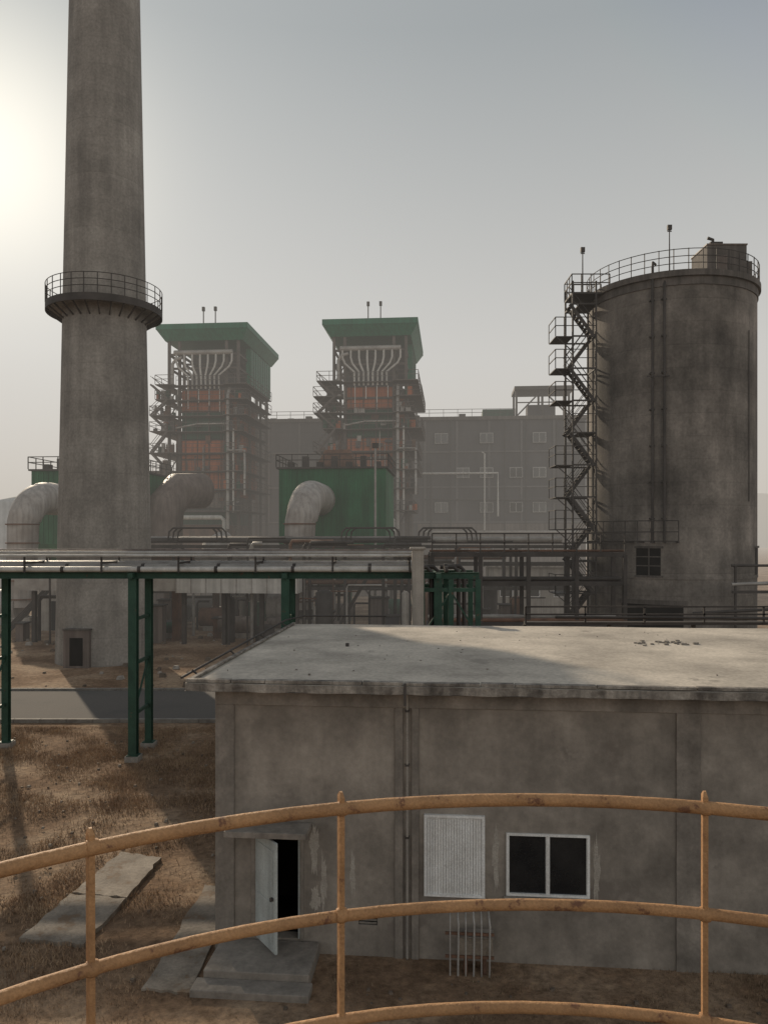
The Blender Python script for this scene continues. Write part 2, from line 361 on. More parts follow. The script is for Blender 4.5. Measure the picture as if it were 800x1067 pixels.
b=B()
def stone(x,y,r,k):
    vs=[(x+r*random.uniform(.6,1.2)*a,y+r*random.uniform(.6,1.2)*c,-.04+r*(d+1)*.6) for a,c,d in((-1,-1,-1),(1,-1,-1),(1,1,-1),(-1,1,-1),(-.7,-.7,1),(.7,-.7,1),(.7,.7,1),(-.7,.7,1))]
    b.add(vs,[(0,3,2,1),(4,5,6,7),(0,1,5,4),(1,2,6,5),(2,3,7,6),(3,0,4,7)],k)
for i in range(110): stone(random.uniform(-1.5,9),random.uniform(8.5,12.2),random.uniform(.015,.05),'rock')
for i in range(160): stone(random.uniform(-13,-3.2),random.uniform(12,27),random.uniform(.015,.05),'path' if i%2 else 'rock')
for i in range(260): stone(random.uniform(-30,12),random.uniform(36,56),random.uniform(.04,.2),'conc' if i%3==0 else 'rock')
b.make('rubble_stones')

# ------------------------------------------------------------ platform railing (curved)
CX,CY,R=.45,.22,2.28
P=empty('curved_guard_railing')
b=B()
RZ=(6.145,5.81,5.475)
for i,(z,rr) in enumerate(zip(RZ,(.0205,.0185,.0185))):
    pts=[]
    for k in range(97):
        a=2*math.pi*k/96; w=.004*math.sin(a*7+i)
        pts.append((CX+(R+w)*math.cos(a),CY+(R+w)*math.sin(a),z+.004*math.sin(a*5+i*2)))
    b.tube(pts,rr,'rail',14,cap=False)
b.make('rails',P)
b=B()
angs=[math.atan2(2.134-CY,-.81-CX),math.atan2(2.43-CY,-.135-CX),math.atan2(2.42-CY,1.01-CX)]
a=angs[2]
while a>angs[0]-2*math.pi+.5:
    a-=.42; angs.append(a)
for a in angs:
    rd=Vector((math.cos(a),math.sin(a),0)); tg=Vector((-rd.y,rd.x,0)); c=Vector((CX,CY,0))+rd*(R+.012)
    lean=tg*random.uniform(-.006,.006)
    w,t=.02,.008
    bt=[c+rd*i*w+tg*j*t+Vector((0,0,5.08)) for i,j in((-1,-1),(1,-1),(1,1),(-1,1))]
    tp=[p+Vector((0,0,1.10))+lean for p in bt]
    b.hexa(bt,tp,'rail')
    b.hexa(tp,[c+lean+rd*i*w*.3+tg*j*t*.5+Vector((0,0,6.195)) for i,j in((-1,-1),(1,-1),(1,1),(-1,1))],'rail')
    for z in RZ:
        p=c-rd*.012+Vector((0,0,z)); b.tube([p-tg*.016,p-tg*.006,p+tg*.006,p+tg*.016],[.0205,.0235,.0235,.0205],'rail',12)
b.make('posts',P)
b=B(); b.ring((CX,CY),R-.02,R+.01,5.1,5.2,'rail',96); b.make('toe_plate',P)
P=empty('storage_tank')
b=B(); b.ring((CX,CY),.02,R+.02,5.02,5.09,'deck',96); b.make('deck',P)
b=B(); b.tube([(CX,CY,-.1),(CX,CY,5.0)],2.1,'conc',64); b.make('shell',P)

# ------------------------------------------------------------ pipe rack
P=empty('pipe_rack')
b=B()
bx=[-22.3,-17.5,-12.7,-7.9,-3.1,1.7]; Y0,Y1=24.3,25.9
def hcol(b,x,y,z0,z1,k='green',w=.2):
    b.box(x-w/2,x+w/2,y-w/2,y-w/2+.02,z0,z1,k); b.box(x-w/2,x+w/2,y+w/2-.02,y+w/2,z0,z1,k); b.box(x-.012,x+.012,y-w/2+.02,y+w/2-.02,z0,z1,k)
for x in bx:
    for y in(Y0,Y1):
        hcol(b,x,y,.12,5.70,w=.26 if y==Y0 else .22); b.box(x-.22,x+.22,y-.22,y+.22,-.1,.12,'conc')
        b.box(x-.18,x+.18,y-.18,y+.18,.121,.15,'green')
    for z in (1.4,3.0,4.4): b.beam((x,Y0+.12,z),(x,Y1-.12,z),.08,.1,'green')
    b.beam((x,Y0-.35,5.80),(x,Y1+.35,5.80),.16,.16,'green')
    b.beam((x,Y0+.1,1.45),(x,Y1-.1,2.95),.05,.05,'green')
for y in(Y0,Y1):
    b.box(-30,3.0,y-.09,y+.09,5.885,5.90,'green'); b.box(-30,3.0,y-.012,y+.012,5.715,5.885,'green'); b.box(-30,3.0,y-.09,y+.09,5.70,5.715,'green')
for x in(1.2,2.1,2.95):
    for y in(Y0-.1,Y1+.4): hcol(b,x,y,-.1,5.69,w=.16)
for z in(3.9,5.35):
    for y in (Y0-.1,Y1+.4): b.beam((1.2,y,z),(2.95,y,z),.1,.12,'green')
b.beam((1.2,Y0-.1,3.9),(2.1,Y0-.1,5.3),.05,.05,'green'); b.beam((2.95,Y0-.1,3.9),(2.1,Y0-.1,5.3),.05,.05,'green')
b.make('steel_frame',P)
b=B()
for y,z,r,k in((24.1,6.0,.085,'pipel'),(24.5,6.05,.11,'pipe'),(24.95,6.02,.08,'pipe'),(25.4,6.1,.13,'pipe'),(25.9,6.0,.09,'duct2')):
    b.tube([(-30,y,z),(1.0,y,z)],r,k,12)
for y,z,r,k in((24.2,6.43,.045,'pipel'),(24.7,6.50,.07,'pipe'),(25.3,6.56,.06,'duct2')):
    b.tube([(-30,y,z),(.9,y,z)],r,k,10)
for x in [-28+i*2.4 for i in range(13)]:
    b.beam((x,24.0,6.2),(x,26.0,6.2),.06,.06,'steel'); b.beam((x,24.0,5.9),(x,24.0,6.4),.05,.05,'steel'); b.beam((x,25.6,5.9),(x,25.6,6.5),.05,.05,'steel')
    for y,z,r in((24.1,6.0,.1),(24.5,6.05,.125)): b.tube([(x+1.1,y,z),(x+1.2,y,z)],r,'steel',12)
b.beam((-30,23.95,6.36),(1,23.95,6.36),.03,.03,'steel')
for x,y in((1.5,24.4),(1.75,25.0),(2.4,24.8),(2.65,25.5)): b.tube([(x,y,0),(x,y,5.9),(x-.15,y,6.05),(x-.6,y,6.05)],.07,'steel',8)
b.make('pipes',P)
b=B(); b.box(.86,1.22,23.55,23.95,-.1,6.62,'conc'); b.box(.8,1.28,23.5,24.0,6.621,6.70,'conc'); b.make('concrete_pier',P,bevel=.02)

# ------------------------------------------------------------ chimney
P=empty('concrete_chimney',(-16.0,44.2,0))
b=B()
zs_=np.linspace(-.2,62,32)
b.tube([(0,0,z) for z in zs_],[2.66-.0195*z for z in zs_],'stack',72)
b.make('shaft',P)
b=B()
zr=19.9; r0=2.28; r1=3.15
b.ring((0,0),r0,r1,zr,zr+.12,'stack',64); b.ring((0,0),r1-.04,r1+.02,zr-.2,zr+.2,'steel',64)
for i in range(28):
    a=2*math.pi*i/28; ca,sa=math.cos(a),math.sin(a)
    b.beam((r0*ca,r0*sa,zr-.7),(r1*ca,r1*sa,zr-.1),.06,.08,'steel')
    b.beam((r1*ca,r1*sa,zr+.2),(r1*ca,r1*sa,zr+1.3),.04,.04,'steel')
for z in(.6,.95,1.3): b.circ((0,0),r1,zr+z,.022,'steel')
b.make('ring_platform',P)
b=B()
b.box(-1.2,.2,-2.9,-2.2,-.1,2.0,'hallb'); b.box(-1.25,.25,-2.95,-2.1,2.0,2.08,'silodark'); b.box(-.85,-.15,-2.92,-2.901,.1,1.6,'black')
b.make('cleanout_porch',P)

# ------------------------------------------------------------ silo
P=empty('concrete_silo',(17.25,46.5,0))
RS=4.76; HS=21.25
b=B()
b.tube([(0,0,z) for z in np.linspace(-.2,HS,24)],RS,'silo',96)
b.make('shell',P)
b=B(); b.ring((0,0),RS-.3,RS+.2,HS-.05,HS+.28,'silodark',96); b.ring((0,0),RS-.4,RS+.06,HS-.5,HS-.051,'silodark',96)
b.ring((0,0),RS-.08,RS+.04,4.7,4.85,'silo',96)
b.make('rim',P)
b=B()
for i in range(40):
    a=2*math.pi*i/40; b.beam(((RS+.1)*math.cos(a),(RS+.1)*math.sin(a),HS+.28),((RS+.1)*math.cos(a),(RS+.1)*math.sin(a),HS+1.45),.04,.04,'steel')
for z in(.65,1.03,1.42): b.circ((0,0),RS+.1,HS+z,.022,'steel')
b.make('roof_railing',P)
b=B()
b.box(.75,2.95,-3.6,-1.4,HS,HS+2.05,'silodark'); b.box(.71,2.99,-3.64,-1.36,HS+2.05,HS+2.13,'duct2'); b.box(1.1,1.8,-3.2,-2.4,HS+2.13,HS+2.4,'steel')
b.box(2.95,3.45,-3.2,-1.8,HS,HS+1.3,'silodark')
b.box(1.25,1.85,-3.62,-3.601,HS+.3,HS+1.5,'duct2')
b.tube([(1.4,-2.8,HS+2.3),(1.4,-2.8,HS+2.65),(1.1,-2.8,HS+2.75)],.09,'steel')
b.make('dust_filter_house',P,bevel=.03)
b=B()
def surf(dx,out=0): return -math.sqrt((RS+out)**2-dx*dx)
for dx in(-2.5,-1.95):
    y=surf(dx,.12); zt=HS+.9 if dx<-2 else HS-.2
    b.tube([(dx,y,6.8),(dx,y,zt-.3),(dx+.05,y+.1,zt),(dx+.4,y+.7,zt+.1)],.07,'steel',10)
    for z in range(8,21,2): b.box(dx-.12,dx+.12,y-.02,y+.25,z,z+.08,'steel')
y=surf(-2.2,.12); b.beam((-2.9,y-.1,15.8),(-1.7,y-.25,15.8),.06,.06,'steel')
dx=3.0; y=surf(dx,.05); b.tube([(dx,y,9.0),(dx,y,18.5)],.025,'steel',6)
b.make('pipes',P)
def panel(b,dx0,dx1,z0,z1,k,out,n=6):
    for i in range(n):
        a=dx0+(dx1-dx0)*i/n; c=dx0+(dx1-dx0)*(i+1)/n
        b.add([(a,surf(a,out),z0),(c,surf(c,out),z0),(c,surf(c,out),z1),(a,surf(a,out),z1)],[(0,1,2,3)],k)
b=B()
panel(b,-3.2,-2.1,4.9,6.4,'black',.03); panel(b,3.75,4.55,4.9,6.4,'black',.03); panel(b,-3.8,-1.0,1.0,3.3,'black',.03)  # black sheets on the shell, painted as the shade of openings
for z in (5.4,5.9): panel(b,-3.2,-2.1,z,z+.06,'silodark',.05)
panel(b,-2.68,-2.62,4.9,6.4,'silodark',.055,2)
for dx0,dx1,z0,z1 in((-4.0,-.8,3.3,3.55),(-3.3,-2.0,6.4,6.52),(-3.3,-2.0,4.8,4.9),(3.7,4.6,6.4,6.52)): panel(b,dx0,dx1,z0,z1,'silodark',.10)
b.make('openings',P)
b=B()
for i in range(9):
    a=math.radians(198+i*7); b.beam((RS*math.cos(a),RS*math.sin(a),6.75),((RS+1)*math.cos(a),(RS+1)*math.sin(a),6.75),.08,.1,'steel')
    p=((RS+1)*math.cos(a),(RS+1)*math.sin(a)); b.beam((*p,6.75),(*p,7.9),.045,.045,'steel')
for z in(6.8,7.3,7.9): b.circ((0,0),RS+1,z,.03,'steel',math.radians(198),math.radians(254),12)
b.make('balcony',P)
b=B()
b.tube([(1.2,-5.6,5.5),(9,-5.2,5.5)],.07,'steel',8); b.tube([(1.2,-5.6,4.5),(9,-5.2,4.7)],.10,'pipe',8); b.tube([(-1,-6.0,3.0),(9,-5.8,3.5)],.08,'steel',8)
for x in(1.4,3.4,5.4,7.4): b.beam((x,-5.6,-.1),(x,-5.6,5.5),.1,.1,'steel')
b.beam((1.2,-5.65,4.1),(9,-5.3,4.1),.08,.15,'steel')
b.make('service_pipes',P)
T=empty('silo_stair_tower',(11.1,45.6,0),0)
b=B()
lv=[i*1.87 for i in range(0,12)]
for x in(-.15,1.2):
    for y in(-.9,.9): b.beam((x,y,-.1),(x,y,21.9),.1,.1,'steel')
for i,z in enumerate(lv[1:],1):
    for y in(-.9,.9): b.beam((-.15,y,z),(1.2,y,z),.07,.09,'steel')
    for x in(-.15,1.2): b.beam((x,-.9,z),(x,.9,z),.07,.09,'steel')
    if i%2==0 or i in(5,9): b.box(-1.15,-.15,-.9,.9,z-.05,z,'steel'); b.rail((-1.15,-.9,z),(-.15,-.9,z),sp=.5,r=.022); b.rail((-1.15,-.9,z),(-1.15,.9,z),sp=.9,r=.022); b.beam((-1.1,-.9,z-.05),(-.15,-.9,z-.9),.05,.05,'steel')
    else: b.box(.2,1.2,-.9,.9,z-.05,z,'steel')
    b.rail((-.15,-.92,z),(1.2,-.92,z),sp=.7,r=.02)
for i in range(len(lv)-1):
    z0,z1=lv[i],lv[i+1]; fl=(i%2==0); ya=-.85 if fl else .05
    xa,xb=(1.1,-.3) if fl else (-.3,1.1)
    for y in(ya,ya+.75):
        b.beam((xa,y,z0),(xb,y,z1),.04,.2,'steel'); b.beam((xa,y,z0+.95),(xb,y,z1+.95),.04,.04,'steel')
        b.beam((xa,y,z0+.5),(xb,y,z1+.5),.03,.03,'steel')
    for s_ in range(9):
        t=(s_+.5)/9; x=xa+(xb-xa)*t; z=z0+(z1-z0)*t; b.box(x-.11,x+.11,ya,ya+.75,z-.015,z+.015,'steel')
b.box(-.2,2.0,-.9,.9,21.15,21.25,'steel'); b.rail((-.2,-.9,21.2),(2.0,-.9,21.2),sp=.5,r=.025); b.rail((-.2,-.9,21.2),(-.2,.9,21.2),sp=.5,r=.025); b.rail((-.2,.9,21.2),(2.0,.9,21.2),sp=.5,r=.025)
for z in(5,9,13,17,20): b.beam((1.2,0,z),(2.2,.3,z),.08,.08,'steel')
b.make('stairs_and_frame',T)
def mast(name,loc,h):
    P_=empty(name,loc); b=B(); b.tube([(0,0,0),(0,0,h)],[.045,.03],'steel',8); b.box(-.12,.12,-.09,.09,h-.02,h+.25,'steel'); b.box(-.12,.12,-.03,.03,h-.12,h-.08,'steel'); b.make('mast_and_lamp',P_)
mast('floodlight_mast',(11.6,45.0,21.2),2.5); mast('floodlight_mast',(16.3,44,21.3),3.3)

# ------------------------------------------------------------ boilers
def boiler(px,py):
    P=empty('boiler_house',(px,py,0),YAW)
    Wd=11.2; Dp=16
    b=B()
    b.hexa([(.8,.9,30.9),(Wd-.8,.9,30.9),(Wd-.8,Dp,30.9),(.8,Dp,30.9)],[(0,0,32.1),(Wd,0,32.1),(Wd,Dp+.6,32.1),(0,Dp+.6,32.1)],'clad')
    b.box(-.05,Wd+.05,-.05,Dp+.65,32.1,32.75,'clad')
    b.box(Wd-1.5,Wd-.9,5,Dp-.3,26.3,30.85,'clad')
    for i in range(9): b.box(Wd-.899,Wd-.86,5.2+i*1.2,5.3+i*1.2,26.3,30.8,'cladd')
    b.box(1.5,Wd-1.6,9,9.3,26.5,30.85,'hall')
    b.make('roof_canopy',P)
    b=B()
    cols_x=[1.2,2.5,8.35,Wd-1.4]; cols_y=[1.2,6.5,12,15.5]
    for x in cols_x:
        for y in cols_y: b.beam((x,y,-.1),(x,y,30.9),.32,.32,'steelb')
    lev=[4,7,10.2,12.8,15,17.2,19.8,21.7,23.6,25.4,27.6,29.3]
    for z in lev:
        for y in cols_y[:2]: b.beam((1.2,y,z),(Wd-1.4,y,z),.2,.26,'steelb')
        for x in cols_x: b.beam((x,1.2,z),(x,15.5,z),.2,.26,'steelb')
    rr=random.Random(int(px*10))
    for i in range(len(lev)-1):
        for j in (0,2):
            if rr.random()<.6:
                x0,x1=cols_x[j],cols_x[j+1]; 
                if rr.random()<.5: x0,x1=x1,x0
                b.beam((x0,1.25,lev[i]),(x1,1.25,lev[i+1]),.12,.12,'steelb')
    b.make('steel_frame',P)
    b=B()
    for z in lev[2:10]:
        xl=rr.choice([-.6,-1.0,.1]); xr=Wd+rr.choice([0,.5,.9])-.4
        b.box(xl,2.4,-.6,1.0,z-.1,z,'steelb'); b.rail((xl,-.6,z),(2.4,-.6,z),'steelb',sp=1.2,r=.028)
        b.box(8.4,xr,-.6,.99,z-.1,z,'steelb'); b.rail((8.4,-.6,z),(xr,-.6,z),'steelb',sp=1.2,r=.028)
        if rr.random()<.75: b.box(2.4,8.4,.2,1.0,z-.08,z,'steelb'); b.rail((2.4,.2,z),(8.4,.2,z),'steelb',sp=1.5,r=.025)
        b.box(Wd-1.2,xr,1.0,12,z-.1,z,'steelb'); b.rail((xr,-.6,z),(xr,12,z),'steelb',sp=1.8,r=.028)
        b.box(xl,1.0,1.0,10,z-.1,z,'steelb'); b.rail((xl,-.6,z),(xl,10,z),'steelb',sp=1.8,r=.028)
    for i in range(2,9):
        z0,z1=lev[i],lev[i+1]; xa,xb=(-.5,1.6) if i%2 else (1.6,-.5)
        for y in(-.55,.1): b.beam((xa,y,z0),(xb,y,z1),.06,.22,'steelb'); b.beam((xa,y,z0+1),(xb,y,z1+1),.05,.05,'steelb')
    b.make('platforms_and_stairs',P)
    b=B()
    x0,x1=2.75,8.15
    bands=[(22.4,24.9,'orange'),(19.0,22.2,'cladd'),(16.6,18.8,'orange'),(12.6,16.4,'orange'),(10.6,12.4,'duct2'),(8.6,10.4,'cladd'),(4,8.5,'rusty'),(-.1,3.9,'hallb')]
    for z0,z1,k in bands: b.box(x0,x1,1.3,14,z0,z1,k); b.box(x0-.1,x1+.1,1.18,14.1,z1+.005,z1+.09,'steelb')
    for z0,z1,k in bands[:5]:
        for i in range(4): x=x0+.5+i*(x1-x0-1)/3; b.box(x-.05,x+.05,1.2,1.298,z0,z1,'rusty' if k=='orange' else 'steelb')
    for i in range(14): # inspection doors, burners and boxes on the casing
        x=rr.uniform(3.1,7.4); z=rr.uniform(10.8,24); w=rr.uniform(.3,.9); b.box(x,x+w,.95,1.17,z,z+rr.uniform(.3,.9),rr.choice(['steelb','pipe','rusty','hall']))
    b.box(8.6,9.6,3,10,12,24,'orange'); b.box(1.4,2.3,3,12,8,20,'rusty')
    b.box(2.9,8.3,2.6,13,25.1,26.4,'hall')
    b.make('furnace_casing',P)
    b=B()
    b.tube([(2.0,.7,29.4),(9.2,.7,29.4)],.32,'pipe',14)
    for i in range(8):
        x=2.3+i*.98; xe=3.7+i*.55
        b.tube([(x,.6,29.2),(x,.55,28.3),(x+(xe-x)*.2,.5,27.6),(xe,.6,26.6),(xe,.7,25.0)],.125,'pipel',8)
    b.tube([(1.8,.6,25.4),(1.8,.6,28.0),(2.2,.6,28.6),(3.0,.6,28.8)],.2,'pipe',10)
    b.tube([(8.9,-.2,8),(8.9,-.2,24),(8.9,.6,25)],.2,'pipe',10); b.tube([(9.6,-.3,10),(9.6,-.3,20)],.12,'pipel',8)
    b.tube([(2.3,.3,20.2),(5,.3,20.7),(8.8,.3,20.7)],.12,'pipe',8); b.tube([(8.9,-.4,17.4),(11,-.4,17.4),(11,-.4,12)],.15,'pipe',8)
    b.tube([(2.2,.1,9.4),(8,.1,9.4),(8.4,.1,9.0),(8.4,.1,6)],.28,'pipel',10)
    for i in range(5): b.tube([(2.5+i*1.3,.5,24.9),(2.5+i*1.3,.5,rr.uniform(22,23.6))],.07,'pipel',6)
    for i in range(6):
        x=rr.uniform(2.6,8.2); z=rr.uniform(11,17); b.tube([(x,.85,z),(x,.85,z+rr.uniform(2,6))],.07,rr.choice(['pipe','steelb']),6)
    b.make('header_pipes',P)
    b=B()
    for i in range(90):
        x=rr.choice([rr.uniform(-.3,2.4),rr.uniform(8.5,Wd-.2)]); z=rr.choice(lev[2:9]); w=rr.uniform(.15,.6); h=rr.uniform(.3,1.3); y=rr.uniform(-.3,.8)
        b.box(x-w/2,x+w/2,y,y+.4,z+.01,z+.01+h,rr.choice(['steel','pipe','rusty','orange','hall','cladd']))
    b.make('valves_and_cabinets',P)
    for x in(5.2,6.7):
        b=B(); b.tube([(x,2,32.7),(x,2,35.0)],.07,'steel',6); b.box(x-.16,x+.16,1.85,2.15,34.8,35.3,'steel'); b.make('roof_mast',P)
boiler(-7.25,90.9); boiler(-27.5,93.0)

# ------------------------------------------------------------ turbine hall
P=empty('turbine_hall',(-22,114.5,0),YAW)
b=B(); b.box(0,51,0,26,-.1,24.0,'hall'); b.box(-.3,51.3,-.3,26.3,24.0,24.5,'silodark')
b.box(27,51.01,-.25,-.01,-.1,9,'hallb'); 
for i in range(12): x=.2+i*4.62; b.box(x,x+.3,-.12,-.01,9.1,23.9,'halltrim')
for z in(9.1,14.2,19.3): b.box(0,51,-.13,-.01,z,z+.22,'halltrim')
b.make('walls',P)
b=B()
for x in(29.5,32.6,36.0,40.2,43.5,48.3):
    for z in(4.3,10.6,15.6,20.6):
        if (x,z) in((40.2,20.6),(29.5,15.6),(48.3,10.6),(32.6,10.6),(32.6,20.6)): continue
        b.box(x,x+1.9,-.30,-.2,z,z+1.5,'hallwin'); b.box(x+.12,x+.88,-.34,-.301,z+.12,z+1.38,'glass'); b.box(x+1.02,x+1.78,-.34,-.301,z+.12,z+1.38,'glass')
b.make('windows',P)
b=B()
for x in(41.3,45,48.8):
    for y in(1,6): b.beam((x,y,24.6),(x,y,28.7),.3,.3,'steel')
b.box(41,49.5,.5,6.5,28.4,28.9,'steel'); b.beam((41.3,1,24.6),(45,1,28.4),.2,.2,'steel'); b.beam((48.8,1,24.6),(45,1,28.4),.2,.2,'steel')
b.beam((41.3,1,26.6),(48.8,1,26.6),.15,.15,'steel'); b.box(43,47,2,5,24.6,26.4,'hall')
b.box(36.5,41,3,8,24.6,26.0,'cladd'); b.box(33,34,3,5,24.6,25.4,'steel')
b.rail((0,.1,24.5),(41,.1,24.5),sp=2,r=.03)
for i in range(10): x=2+i*2.7; b.box(x,x+.9,2,3,24.5,24.8+random.random()*.7,'steel')
b.make('roof_equipment',P)
b=B()
b.tube([(27,-1.2,16.2),(38.5,-1.2,16.2),(38.5,-1.2,10)],.16,'pipel',8); b.tube([(36.6,-1.2,8),(36.6,-1.2,19),(36.2,-1.2,19.2)],.12,'pipel',8)
b.tube([(29,-1,7),(29,-1,18)],.15,'steel',8); b.tube([(28,-.8,7.8),(50,-.8,7.8)],.2,'pipe',8); b.tube([(28,-.9,12.5),(50,-.9,12.2)],.12,'steel',8)
for x in(31.8,39.5,42.5,46.8): b.tube([(x,-.7,1),(x,-.7,23.9)],.09,'steel',6)
b.make('wall_pipes',P)
P=empty('switchgear_building',(9.5,70,0),YAW)
b=B(); b.box(0,8,0,6,-.1,4.3,'conc'); b.box(-.4,8.4,-.4,6.4,4.3,4.6,'roofedge')
for x in(1,3.4,5.8): b.box(x,x+1.2,-.05,-.01,1.6,2.9,'white'); b.box(x+.08,x+1.12,-.07,-.051,1.68,2.82,'glass')
b.make('walls_and_windows',P)

# ------------------------------------------------------------ bag filters + ducts
def baghouse(px,py,w):
    P=empty('bag_filter_house',(px,py,0),YAW)
    b=B(); b.box(0,w,0,9,6.4,13,'bag')
    nr=int(w/.45)
    for i in range(nr): x=.1+i*(w-.2)/nr; b.box(x,x+.12,-.06,-.002,6.5,12.9,'bag')
    b.box(-.2,w+.2,-.2,9.2,13,13.15,'steel'); b.rail((-.2,-.2,13.15),(w+.2,-.2,13.15),sp=1.3,r=.035); b.rail((-.2,-.2,13.15),(-.2,9,13.15),sp=1.3,r=.035); b.rail((w+.2,-.2,13.15),(w+.2,9,13.15),sp=1.3,r=.035)
    b.hexa([(w*.32,3,2.6),(w*.68,3,2.6),(w*.68,6,2.6),(w*.32,6,2.6)],[(.05,.05,6.4),(w-.05,.05,6.4),(w-.05,8.95,6.4),(.05,8.95,6.4)],'bag')
    for x in(.2,w/2,w-.2):
        for y in(.2,8.8): b.beam((x,y,-.1),(x,y,6.4),.3,.3,'steel')
    b.beam((.2,.2,.5),(w/2,.2,6),.14,.14,'steel'); b.beam((w-.2,.2,.5),(w/2,.2,6),.14,.14,'steel'); b.beam((.2,.2,3.2),(w-.2,.2,3.2),.2,.25,'steel')
    b.hexa([(w*.3,2,13.16),(w*.7,2,13.16),(w*.7,6,13.16),(w*.3,6,13.16)],[(w*.38,3,15),(w*.62,3,15),(w*.62,5,15),(w*.38,5,15)],'rusty')
    for i in range(7): x=.8+i*(w-1.6)/6; b.box(x-.25,x+.25,1,1.8,13.16,13.7+.5*(i%2),'steel')
    b.make('filter_body',P)
    P=empty('flue_duct',(px,py,0),YAW)
    b=B(); cx=w*.36; pts=[(cx-.2,-7,1.4),(cx-.2,-7,5),(cx-.1,-7,8.3)]
    for i in range(1,10):
        t=i/9*math.pi/2; pts.append((cx+.25*math.sin(t),-7+3.0*(1-math.cos(t)),8.3+2.0*math.sin(t)))
    pts.append((cx+.2,.1,10.3))
    b.tube(pts,[1.15,1.15,1.2]+[1.25+.015*i for i in range(9)]+[1.4],'duct',28)
    for z in(2,3.5,5,6.5,8.0): b.ring((cx-.15,-7),1.1,1.30,z,z+.1,'rusty',28)
    b.tube([(cx-.2,-7,1.5),(cx-2.5,-6.9,1.5)],1.3,'duct',24); b.box(cx-2.2,cx+1.0,-8,-6,-.1,.6,'conc')
    b.box(cx-4.3,cx-2.6,-7.6,-6.2,-.1,1.9,'cladd')
    b.make('elbow_duct',P)
baghouse(-9.2,67.5,9.4); baghouse(-31.8,69.5,9.4)

# ------------------------------------------------------------ mid-ground process clutter
P=empty('flue_gallery',(-14.5,50,0),YAW)
b=B(); b.box(1,9,0,1.6,3.4,4.45,'pipel'); b.box(-10,1,0.1,1.5,3.5,4.35,'pipe'); b.box(1,9.02,-.05,1.65,4.45,4.55,'conc')
for i in range(9): b.box(1.0+i,1.06+i,-.04,-.001,3.4,4.449,'pipe')
for x in(-9,-6,1.3,4,6.5,8.8): b.beam((x,.8,-.1),(x,.8,3.4),.25,.3,'steel')
b.make('duct_on_legs',P)
P=empty('equipment_yard',(0,0,0),0)
b=B(); rr=random.Random(11)
def frame(x0,x1,y0,y1,zs,k='steel',sp=3):
    nx=max(1,int((x1-x0)/sp))
    for i in range(nx+1):
        x=x0+(x1-x0)*i/nx
        for y in(y0,y1): b.beam((x,y,-.1),(x,y,zs[-1]),.2,.2,k)
        for z in zs: b.beam((x,y0,z),(x,y1,z),.15,.2,k)
    for z in zs:
        for y in(y0,y1): b.beam((x0,y,z),(x1,y,z),.15,.22,k)
frame(-24,14,57,59.5,[3.2,5.0,6.3],sp=4.2)
for z in(3.5,5.3,6.6):
    for j in range(5):
        r=rr.uniform(.08,.25); y=57.2+j*.5; xa=rr.uniform(-24,-12); xb=rr.uniform(0,14); b.tube([(xa,y,z+r),(xb,y,z+r)],r,rr.choice(['pipe','duct2','steel','rusty']),8)
for x0 in(-16,-3.2,2.5):
    for o in(0,.35,.7): b.tube([(x0-3,57,6.7),(x0+o,57,6.7),(x0+o+.1,57,7.4),(x0+o+.4,57,7.7),(x0+4-o,57,7.7),(x0+4.3-o,57,7.4),(x0+4.4-o,57,6.7),(x0+7,57,6.7)],.08,'steel',6)
frame(2.5,12.5,40,42,[2.5,4.6,6.1],sp=2.5)
for j in range(9):
    z=rr.choice([2.7,4.8,6.3]); y=40+rr.random()*2; b.tube([(2.4,y,z),(12.6,y,z)],rr.uniform(.05,.12),rr.choice(['pipe','steel','rusty','duct2']),8)
b.rail((2.5,40,6.1),(12.5,40,6.1),sp=1.2)
for i in range(110):
    x=rr.uniform(-25,10); y=rr.uniform(51,70); w=rr.uniform(.4,1.5); h=rr.uniform(.8,3.8)
    k=rr.choice(['steel','rusty','steel','hall','hallb','cladd','duct2','conc'])
    if rr.random()<.45: b.tube([(x,y,0),(x,y,h),(x,y,h+.15)],[w*.5,w*.5,w*.25],k,14)
    elif rr.random()<.5: b.tube([(x-w,y,w*.5+.3),(x+w,y,w*.5+.3)],w*.5,k,14); b.box(x-w*.8,x+w*.8,y-w*.3,y+w*.3,-.1,.35,'conc')
    else: b.box(x-w/2,x+w/2,y-.5,y+.5,-.1,h,k); b.box(x-w/2-.1,x+w/2+.1,y-.6,y+.6,h,h+.08,'steel')
for i in range(60):
    x=rr.uniform(-24,9); y=rr.uniform(50,62); z=rr.uniform(2,7); b.tube([(x,y,0),(x,y,z-.2),(x+.1,y,z),(x+rr.uniform(.5,3),y,z)],rr.uniform(.04,.14),rr.choice(['pipe','steel','rusty','steel']),8)
b.make('pumps_pipes_and_frames',P)
b=B()
b.tube([(-20.6,72,0),(-20.6,72,8.2),(-20.4,72.2,10),(-19.6,73.4,11.4),(-18,76,11.6)],1.75,'duct2',24)
b.tube([(-16.6,74,0),(-16.6,74,4.5),(-16.6,74.8,6),(-16,77,6.6)],1.1,'duct',20)
b.tube([(-19.5,62,3.5),(-10,62,3.5)],1.0,'duct2',20)
b.make('crossover_ducts',P)
b=B()
for y in(54,54.9): b.beam((-27,y,0),(-23.5,y,3.6),.05,.22,'steel')
b.rail((-23.5,54,3.6),(-19,54,3.6),sp=1); b.box(-23.5,-19,54,55,3.5,3.6,'steel')
for s_ in(0,.8): b.beam((-3.6,51+s_,0),(-1.2,51+s_,4.2),.06,.22,'steel'); b.beam((-3.6,51+s_,1),(-1.2,51+s_,5.2),.05,.05,'steel')
b.make('access_stairs',P)
P=empty('pump_house',(-26,58,0),YAW)
